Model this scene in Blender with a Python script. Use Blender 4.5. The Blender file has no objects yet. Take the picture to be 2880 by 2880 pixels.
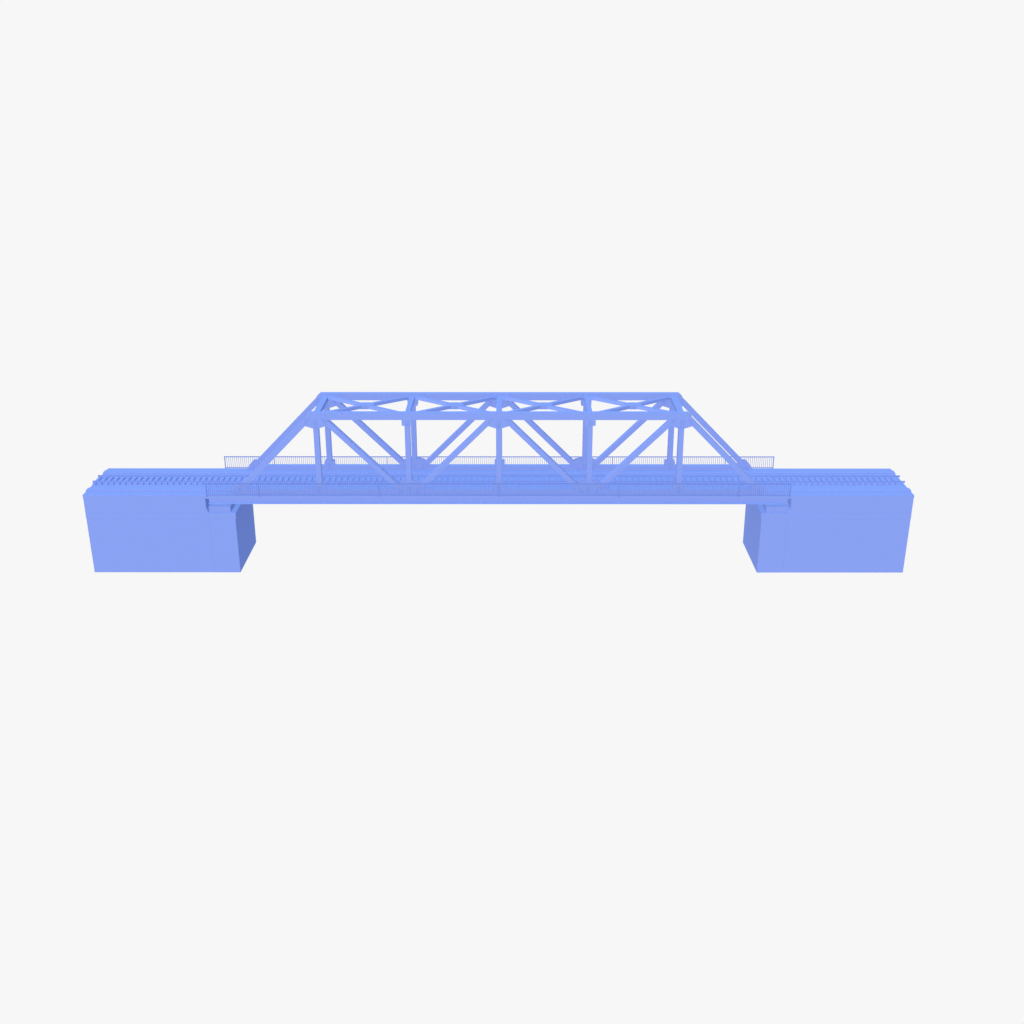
import bpy, math
from mathutils import Vector

C = bpy.data.collections.new("bridge_scene")
bpy.context.scene.collection.children.link(C)

# ------------------------------------------------------------------ materials
BASE = (0.0560, 0.0862, 0.242)

def mat(name, k=(1, 1, 1), rough=0.95):
    m = bpy.data.materials.new(name)
    m.use_nodes = True
    nt = m.node_tree
    b = nt.nodes["Principled BSDF"]
    b.inputs["Roughness"].default_value = rough
    b.inputs["Specular IOR Level"].default_value = 0.0
    # an almost invisible unevenness of the paint, procedural
    tc = nt.nodes.new("ShaderNodeTexCoord")
    nz = nt.nodes.new("ShaderNodeTexNoise")
    nz.inputs["Scale"].default_value = 0.8
    nz.inputs["Detail"].default_value = 3
    rp = nt.nodes.new("ShaderNodeValToRGB")
    c = [BASE[i] * k[i] for i in range(3)]
    rp.color_ramp.elements[0].color = (c[0] * .99, c[1] * .99, c[2] * .99, 1)
    rp.color_ramp.elements[1].color = (c[0] * 1.01, c[1] * 1.01, c[2] * 1.01, 1)
    nt.links.new(tc.outputs["Object"], nz.inputs["Vector"])
    nt.links.new(nz.outputs["Fac"], rp.inputs["Fac"])
    nt.links.new(rp.outputs["Color"], b.inputs["Base Color"])
    return m

M_PAINT = mat("blue_paint")
M_CONC = mat("blue_concrete")
M_RAIL = mat("rail_steel", (0.86, 0.90, 0.95))
M_RAILING = mat("railing_steel", (0.66, 0.71, 0.81))
M_BOLT = mat("bolt_shaded_paint", (0.66, 0.72, 0.84))  # bolt heads' shading put into a darker base colour

# ------------------------------------------------------------------ mesh helper
class MB:
    def __init__(s):
        s.v = []; s.f = []; s.mi = []
    def add(s, vs, fs, mi=0):
        o = len(s.v)
        s.v += [tuple(p) for p in vs]
        s.f += [tuple(i + o for i in f) for f in fs]
        s.mi += [mi] * len(fs)
    def box(s, x0, x1, y0, y1, z0, z1, mi=0):
        v = [(x, y, z) for z in (z0, z1) for y in (y0, y1) for x in (x0, x1)]
        s.add(v, [(0, 2, 3, 1), (4, 5, 7, 6), (0, 1, 5, 4), (2, 6, 7, 3), (0, 4, 6, 2), (1, 3, 7, 5)], mi)
    def block(s, top, bot, mi=0):
        """six-sided block, each of top and bot = (x0, x1, y0, y1, z)"""
        v = [(x, y, e[4]) for e in (bot, top) for y in (e[2], e[3]) for x in (e[0], e[1])]
        s.add(v, [(0, 2, 3, 1), (4, 5, 7, 6), (0, 1, 5, 4), (2, 6, 7, 3), (0, 4, 6, 2), (1, 3, 7, 5)], mi)
    def prism_y(s, poly, y0, y1, mi=0):
        """polygon of (x, z) pulled along Y"""
        n = len(poly)
        a = sum(poly[i][0] * poly[(i + 1) % n][1] - poly[(i + 1) % n][0] * poly[i][1] for i in range(n))
        if a < 0: poly = poly[::-1]
        v = [(x, y0, z) for x, z in poly] + [(x, y1, z) for x, z in poly]
        f = [tuple(range(n)), tuple(range(2 * n - 1, n - 1, -1))]
        f += [(i, i + n, (i + 1) % n + n, (i + 1) % n) for i in range(n)]
        s.add(v, f, mi)
    def prism_x(s, poly, x0, x1, mi=0):
        """polygon of (y, z) pulled along X"""
        n = len(poly)
        a = sum(poly[i][0] * poly[(i + 1) % n][1] - poly[(i + 1) % n][0] * poly[i][1] for i in range(n))
        if a < 0: poly = poly[::-1]
        v = [(x0, y, z) for y, z in poly] + [(x1, y, z) for y, z in poly]
        f = [tuple(range(n - 1, -1, -1)), tuple(range(n, 2 * n))]
        f += [(i, (i + 1) % n, (i + 1) % n + n, i + n) for i in range(n)]
        s.add(v, f, mi)
    def bar(s, p, q, side, up, w, h, mi=0):
        """rectangular bar from p to q, w along side, h along up"""
        p, q, side, up = Vector(p), Vector(q), Vector(side).normalized(), Vector(up).normalized()
        v = [e + side * (a * w / 2) + up * (b * h / 2) for e in (p, q) for a, b in ((-1, -1), (1, -1), (1, 1), (-1, 1))]
        s.add(v, [(3, 2, 1, 0), (4, 5, 6, 7), (0, 1, 5, 4), (1, 2, 6, 5), (2, 3, 7, 6), (3, 0, 4, 7)], mi)
    def build(s, name, m, parent=None, label=None):
        me = bpy.data.meshes.new(name)
        me.from_pydata(s.v, [], s.f)
        for mm in (m if isinstance(m, (list, tuple)) else [m]):
            me.materials.append(mm)
        for i, p in enumerate(me.polygons): p.material_index = s.mi[i]
        me.validate(); me.update()
        o = bpy.data.objects.new(name, me)
        C.objects.link(o)
        if parent: o.parent = parent
        if label: o["label"] = label
        return o

def thing(name, label, cat, loc=(0, 0, 0)):
    o = bpy.data.objects.new(name, None)
    C.objects.link(o)
    o.location = loc; o.empty_display_size = 1
    o["label"] = label; o["category"] = cat
    return o

# ------------------------------------------------------------------ key sizes (metres)
CX = 0.06            # middle of the span
PAN = 8.00           # panel length
YT = 3.091           # truss centre line
CW, CH = 0.636, 0.61 # chord width, height
ZT, ZB = 7.242, 0.195
LA, HA = 37.10, 7.577
XJ = 26.10           # joint between approach and bridge deck
nx = lambda k: CX + k * PAN

# cross profile of the deck: walkways and two low rounded upstands beside the track
UP_N = [(-2.71, 0), (-2.71, .12), (-2.69, .13), (-2.00, .13), (-1.88, .08), (-1.76, 0)]
UP_F = [(2.07, 0), (2.07, .11), (2.09, .12), (2.80, .12), (2.93, .07), (3.05, 0)]

# ------------------------------------------------------------------ abutments
def abutment(sg, label):
    t = thing("railway_abutment", label, "abutment", (sg * 31, 0, -HA))
    t["group"] = "abutments at the two ends of the bridge"
    off = Vector(t.location)
    def put(b, name, m=M_CONC, lab=None):
        b.v = [(x - off.x, y - off.y, z - off.z) for x, y, z in b.v]
        return b.build(name, m, t, lab)
    def bx(b, xa, xb, *r):
        b.box(min(sg * xa, sg * xb), max(sg * xa, sg * xb), *r)
    b = MB(); bx(b, XJ + .005, LA, -3.626, 3.626, -.17, 0); put(b, "deck_slab")
    for prof in (UP_N, UP_F):
        b = MB(); pr = [(y, z if z else .001) for y, z in prof]
        b.prism_x(pr, min(sg * (XJ + .005), sg * (LA - .002)), max(sg * (XJ + .005), sg * (LA - .002)))
        put(b, "kerb_upstand")
    def wall(name, xi_top, xi_bot, xo_top, xo_bot, yt, yb, zt, zb, extra=None):
        f = lambda a, c: (min(sg * a, sg * c), max(sg * a, sg * c))
        b = MB(); b.block(f(xi_top, xo_top) + (-yt, yt, zt), f(xi_bot, xo_bot) + (-yb, yb, zb))
        if extra: b.prism_y([(sg * x, z) for x, z in extra], -yb, yb)
        put(b, name)
    wall("back_wall", 26.18, 26.18, LA - .02, LA - .035, 3.605, 3.59, -.172, -1.71,
         [(26.181, -1.28), (26.181, -1.709), (26.0, -1.709), (26.0, -1.66)])
    wall("cap_beam", 23.59, 23.59, LA - .033, LA - .040, 3.612, 3.608, -1.722, -2.262)
    wall("approach_wall", 26.0, 26.0, LA - .045, LA - .09, 3.583, 3.53, -2.282, -HA)
    wall("abutment_stem", 23.65, 23.64, 25.990, 25.990, 3.592, 3.54, -2.282, -HA)
    b = MB(); bx(b, 24.06, 25.985, -3.40, 3.40, -1.723, -1.165); put(b, "bearing_block")
    return t

abutment(-1, "solid blue abutment with the dark navy end face, at the left end of the bridge")
abutment(1, "solid blue abutment with the paler blue end face, at the right end of the bridge")

# ------------------------------------------------------------------ the bridge
B = thing("truss_bridge", "pale blue through truss railway bridge with sloping end posts spanning between two abutments", "bridge", (0, 0, 0))

b = MB(); b.box(-XJ + .005, XJ - .005, -3.655, 3.655, -.10, 0)
b.box(-XJ + .005, XJ - .005, -3.63, 3.63, -.18, -.10)
b.box(-26.172, 26.172, -3.63, 3.63, -.32, -.18)
b.build("deck_slab", M_CONC, B)
for prof in (UP_N, UP_F):
    b = MB(); pr = [(y, z if z else .001) for y, z in prof]
    b.prism_x(pr, -XJ + .005, XJ - .005); b.build("kerb_upstand", M_CONC, B)
for s in (-1, 1):
    b = MB()
    b.box(-25.87, 25.87, min(s * 3.2, s * 3.56), max(s * 3.2, s * 3.56), -.70, -.322)
    b.box(-25.87, 25.87, min(s * 3.1, s * 3.84), max(s * 3.1, s * 3.84), -.760, -.70)
    b.build("edge_girder", M_PAINT, B)
for y in (-1.5, 0, 1.5):
    b = MB(); b.box(-25.8, 25.8, y - .05, y + .05, -.70, -.322); b.box(-25.8, 25.8, y - .2, y + .2, -.76, -.70)
    b.build("floor_stringer", M_PAINT, B)
for k in range(-3, 4):
    b = MB(); b.box(nx(k) - .15, nx(k) + .15, -3.195, 3.195, -.68, -.324); b.build("floor_beam", M_PAINT, B)
for sx in (-1, 1):
    for y in (-2.6, 2.6):
        b = MB(); b.box(sx * 24.9 - .35, sx * 24.9 + .35, y - .3, y + .3, -1.168, -1.0)
        b.box(sx * 24.9 - .25, sx * 24.9 + .25, y - .22, y + .22, -1.0, -.766)
        b.build("bearing", M_PAINT, B)
        b = MB(); b.box(sx * 24.9 - .3, sx * 24.9 + .3, y - .5, y + .5, -.764, -.68)
        b.build("bearing_beam", M_PAINT, B)

def hsec(name, p, q, y, w, d=.60, tf=.19, tw=.05):
    """H member lying in the truss plane, flanges facing out and in"""
    p = Vector((p[0], y, p[1])); q = Vector((q[0], y, q[1]))
    dr = (q - p).normalized(); Y = Vector((0, 1, 0)); sd = dr.cross(Y)
    b = MB()
    for s in (-1, 1):
        o = Y * s * (d / 2 - tf / 2)
        b.bar(p + o, q + o, sd, Y, w, tf)
    b.bar(p, q, sd, Y, tw, d - 2 * tf)
    return b.build(name, M_PAINT, B)

def bolt(b, x, z, y, s):
    """low bolt head on the face looking along s*Y"""
    r, h, n = .036, .03, 8
    ring = [(x + r * math.cos(2 * math.pi * i / n), y, z + r * math.sin(2 * math.pi * i / n)) for i in range(n)]
    ring2 = [(x + .5 * r * math.cos(2 * math.pi * i / n), y + s * h, z + .5 * r * math.sin(2 * math.pi * i / n)) for i in range(n)]
    f = []
    for i in range(n):
        q = (i, (i + 1) % n, (i + 1) % n + n, i + n)
        f.append(q if s < 0 else q[::-1])
    top = tuple(range(n, 2 * n))
    f.append(top if s < 0 else top[::-1])
    b.add(ring + ring2, f, 1)

GP = [(-.93, 7.5), (-.97, 6.9), (-.95, 6.42), (-.86, 6.37), (-.27, 6.18), (.27, 6.18), (.86, 6.37), (.95, 6.42), (.97, 6.9), (.93, 7.5)]
STAIR = [(.52, .0), (.64, .0), (.77, .0), (.64, -.155), (.77, -.155), (.88, -.155), (.77, -.31), (.88, -.31), (.88, -.46)]
def gusset(x0, y, poly, bolts):
    for s in (-1, 1):
        b = MB()
        ya, yb = y + s * (CW / 2 + .003), y + s * (CW / 2 + .028)
        b.prism_y([(x0 + px, z) for px, z in poly], min(ya, yb), max(ya, yb))
        for bx_, bz in bolts: bolt(b, x0 + bx_, bz, yb, s)
        b.build("gusset_plate", [M_PAINT, M_BOLT], B)

def col(z0, n, dz=-.155): return [(x, z0 + i * dz) for i in range(n) for x in (-.13, 0, .13)]
mir = lambda P: [(x, ZT + ZB - z) for x, z in P]
fl = lambda P: [(-x, z) for x, z in P]

for s in (-1, 1):
    y = s * YT
    # chords
    b = MB(); xe = CX + 2 * PAN
    b.prism_y([(CX - 2 * PAN - .50, ZT + CH / 2), (xe + .50, ZT + CH / 2), (xe + .78, ZT + CH / 2 - .26), (xe + .88, 7.06), (xe + .88, ZT - CH / 2), (CX - 2 * PAN - .88, ZT - CH / 2),
               (CX - 2 * PAN - .88, 7.06), (CX - 2 * PAN - .78, ZT + CH / 2 - .26)], y - CW / 2, y + CW / 2)
    b.build("top_chord", M_PAINT, B)
    b = MB(); b.box(CX - 23.52, CX + 23.52, y - CW / 2, y + CW / 2, ZB - CH / 2 + .115, ZB + CH / 2); b.build("bottom_chord", M_PAINT, B)
    # end posts
    for e in (-1, 1):
        hsec("end_post", (CX + e * 16.41, ZT), (CX + e * 23.28, ZB + .05), y, .48)
        g = [(e * px, z) for px, z in [(-.93, 7.5), (-.97, 6.9), (-.95, 6.42), (-.86, 6.37), (-.27, 6.18), (.27, 6.18), (.88, 6.37), (.93, 6.42), (.93, 7.08), (.82, 7.27), (.52, 7.53)]]
        bl = col(6.85, 5) + [(x, 7.01 + dz) for x, dz in STAIR] + [(-x, 7.01 + dz) for x, dz in STAIR]
        gusset(nx(2 * e), y, g, bl)
        g = [(e * px, z) for px, z in [(-.75, 0.003), (-.85, .55), (-.42, .98), (-.04, .98), (.53, .32), (.53, .003)]]
        bl = [(e * (-.05 + i * .11), .22) for i in range(3)] + [(e * (-.15 + i * .11), .37) for i in range(3)] + \
             [(e * (-.18 + i * .11), .52) for i in range(2)] + [(e * (-.22), .67), (e * -.72, .5)]
        gusset(CX + e * 23.24, y, g, bl)
    # verticals
    for k in range(-2, 3):
        hsec("vertical", (nx(k), ZB + .1), (nx(k), ZT - .1), y, .465)
    # diagonals
    for k in (-2, 0, 2):
        for e in (-1, 1):
            if abs(k + e) > 2 or abs(k + e) != 1: continue
            hsec("diagonal", (nx(k) + e * (.36 if k == 0 else .41), ZT), (nx(k + e) - e * (.58 if k == 0 else .54), ZB), y, .44)
    # gussets
    st = [(x, 7.01 + dz) for x, dz in STAIR]
    gusset(nx(0), y, GP, col(6.85, 5) + st + fl(st))
    for k in (-1, 1):
        gusset(nx(k), y, [(-.47, 7.5), (-.47, 6.42), (.47, 6.42), (.47, 7.5)], col(6.83, 3))
        low = [(max(-.93, min(.93, px)) if z > 7.4 else px, z) for px, z in GP]
        low = [(px * (1.2 if 6.8 < z else 1), z) for px, z in low]
        lp = [(px, max(z, .003)) for px, z in mir(low)]
        lb = [(sx * x, z) for sx in (-1, 1) for x, z in [(.85, .69), (.85, .53), (.74, .53), (.85, .37), (.74, .37), (.62, .37), (.74, .22), (.63, .22), (.51, .22), (1.13, .52)]]
        gusset(nx(k), y, lp, col(.69, 4) + lb)
    for k in (-2, 0, 2):
        gusset(nx(k), y, [(-.47, .003), (-.47, 1.0), (.47, 1.0), (.47, .003)], col(.69, 4))

# top bracing: struts across at every node, crossed braces with a hub between them
for k in range(-2, 3):
    x = nx(k); w = .56 if abs(k) == 2 else .45
    b = MB(); y0, y1 = -YT + CW / 2 + .004, YT - CW / 2 - .004
    b.box(x - w / 2, x + w / 2, y0, y1, 7.35, 7.39)
    b.box(x - w / 2, x + w / 2, y0, y1, 6.95, 6.99)
    b.box(x - w / 2 + .03, x + w / 2 - .03, y0, y1, 6.99, 7.35)
    b.build("top_strut", M_PAINT, B)
for k in range(-2, 2):
    xa, xb = nx(k), nx(k + 1); xm = (xa + xb) / 2
    for s in (-1, 1):
        ins = .32
        pa = Vector((xa + ins, -s * (3.0 - ins * .75), 0)); pb = Vector((xb - ins, s * (3.0 - ins * .75), 0))
        dr = (pb - pa).normalized(); sd = Vector((-dr.y, dr.x, 0)); dz = .0015 * s
        b = MB()
        for z in (7.36, 7.10):
            b.bar(pa + Vector((0, 0, z + dz)), pb + Vector((0, 0, z + dz)), sd, (0, 0, 1), .38, .036)
        b.bar(pa + Vector((0, 0, 7.23)), pb + Vector((0, 0, 7.23)), sd, (0, 0, 1), .31, .22)
        b.build("cross_brace", M_PAINT, B)
    b = MB()
    o8 = [(-.30, -.56), (.30, -.56), (.78, -.30), (.78, .30), (.30, .56), (-.30, .56), (-.78, .30), (-.78, -.30)]
    for z0, z1 in ((7.382, 7.395), (7.062, 7.075)):
        v = [(xm + a, c, z) for z in (z0, z1) for a, c in o8]
        b.add(v, [tuple(range(7, -1, -1)), tuple(range(8, 16))] + [(i, (i + 1) % 8, (i + 1) % 8 + 8, i + 8) for i in range(8)])
    b.box(xm - .30, xm + .30, -.50, .50, 7.076, 7.381)
    b.build("brace_hub", M_PAINT, B)
    # small connection plates in the corners
    for xx, e in ((xa, 1), (xb, -1)):
        for s in (-1, 1):
            b = MB()
            yo = s * (YT - CW / 2 - .004)
            pts = [(xx + e * .24, yo), (xx + e * 1.05, yo), (xx + e * 1.05, yo - s * .16), (xx + e * .24, yo - s * .62)]
            a = sum(pts[i][0] * pts[(i + 1) % 4][1] - pts[(i + 1) % 4][0] * pts[i][1] for i in range(4))
            if a < 0: pts = pts[::-1]
            v = [(p[0], p[1], z) for z in (7.325, 7.338) for p in pts]
            b.add(v, [(3, 2, 1, 0), (4, 5, 6, 7)] + [(i, (i + 1) % 4, (i + 1) % 4 + 4, i + 4) for i in range(4)])
            b.build("bracing_plate", M_PAINT, B)

# railings: rails, posts, and an infill panel of balusters between each two posts
RY = 3.706; RL = 26.0
posts = [-RL + .02] + [k * 10.68 + CX for k in range(-2, 3)] + [RL - .02]
for s in (-1, 1):
    b = MB(); y = s * RY
    b.box(-RL - .04, RL + .04, y - .04, y + .04, 1.10, 1.165)
    b.box(-RL - .02, RL + .02, y - .025, y + .025, .02, .08)
    R = b.build("railing", M_RAILING, B, "dark blue steel railing with thin balusters along the %s edge of the deck" % ("near" if s < 0 else "far"))
    for x in posts:
        b = MB(); b.box(x - .035, x + .035, y - .034, y + .034, -.09, 1.10)
        b.box(x - .07, x + .07, min(y, s * 3.657), max(y, s * 3.657), -.095, -.04)
        b.build("post", M_RAILING, R)
    for a, c in zip(posts, posts[1:]):
        n = round((c - a) / .1838); b = MB()
        for i in range(1, n):
            x = a + (c - a) * i / n
            b.box(x - .015, x + .015, y - .015, y + .015, .08, 1.10)
        b.build("baluster_panel", M_RAILING, R)

# ------------------------------------------------------------------ the track
T = thing("railway_track", "single straight railway track, two rails on close sleepers, crossing bridge and abutments", "railway track", (0, 0, 0))
for y in (-.75, .75):
    b = MB(); z = .159
    prof = [(-.075, 0), (-.075, .012), (-.012, .03), (-.012, .130), (-.036, .140), (-.036, .175), (.036, .175), (.036, .140), (.012, .130), (.012, .03), (.075, .012), (.075, 0)]
    b.prism_x([(y + a, z + .001 + c) for a, c in prof], -LA, LA); b.build("rail", M_RAIL, T)

def sleeper_verts(b, x):
    wb, wt, h = .142, .134, .158
    L0, L1 = 1.03, 1.02
    v = [(x + sx * wb, sy * L0, .002) for sy in (-1, 1) for sx in (-1, 1)] + [(x + sx * wt, sy * L1, h) for sy in (-1, 1) for sx in (-1, 1)]
    b.add(v, [(0, 2, 3, 1), (4, 5, 7, 6), (0, 1, 5, 4), (2, 6, 7, 3), (0, 4, 6, 2), (1, 3, 7, 5)])
NS, P0 = 136, -36.92
PS = (36.42 + 36.92) / (NS - 1)
mb = MB(); sleeper_verts(mb, 0)
proto = None; inner = MB()
for i in range(NS):
    x = P0 + i * PS
    if 50 <= i < NS - 50:
        sleeper_verts(inner, x); continue
    if proto is None:
        proto = mb.build("sleeper", M_CONC, T); proto.location.x = x
    else:
        o = proto.copy(); o.location.x = x; C.objects.link(o); o.parent = T
o = inner.build("sleepers", M_CONC, T); o["kind"] = "stuff"

# ------------------------------------------------------------------ light: plain bright studio surround and two distant lamps
sc = bpy.context.scene
w = bpy.data.worlds.new("World"); sc.world = w; w.use_nodes = True
bg = w.node_tree.nodes["Background"]
bg.inputs["Color"].default_value = (.93, .93, .93, 1)
bg.inputs["Strength"].default_value = 1.0

def lamp(name, direction, color, irr, dist=6000):
    l = bpy.data.lights.new(name, 'AREA'); l.shape = 'DISK'; l.size = 300
    l.energy = irr * math.pi * dist * dist * math.pi   # irradiance wanted (in units of the surround) at that distance
    l.color = color; l.use_shadow = False
    o = bpy.data.objects.new(name, l); sc.collection.objects.link(o)
    d = Vector(direction).normalized(); o.location = d * dist
    o.rotation_euler = d.to_track_quat('Z', 'Y').to_euler()
az, el = math.radians(29), math.radians(25)
lamp("key_lamp", (-math.sin(az) * math.cos(el), -math.cos(az) * math.cos(el), math.sin(el)), (1.0, .897, .759), 4.60)
lamp("top_lamp", (0, 0, 1), (.66, .99, 1.0), 1.75)
lamp("right_fill_lamp", (1, 0, 0), (1, 1, 1), 1.55)
lamp("left_fill_lamp", (-1, 0, 0), (1, 1, 1), .61)

# ------------------------------------------------------------------ camera
cam = bpy.data.cameras.new("camera"); co = bpy.data.objects.new("camera", cam); sc.collection.objects.link(co)
co.location = (1.332, -102.323, 37.243)
co.rotation_euler = (math.radians(90 - 21.4774), 0, .00108)
cam.sensor_width = 36; cam.lens = 36 * 3326.84 / 2880
cam.clip_start = .5; cam.clip_end = 3000
sc.camera = co

sc.view_settings.view_transform = 'Standard'
sc.view_settings.look = 'None'
sc.view_settings.exposure = 0; sc.view_settings.gamma = 1
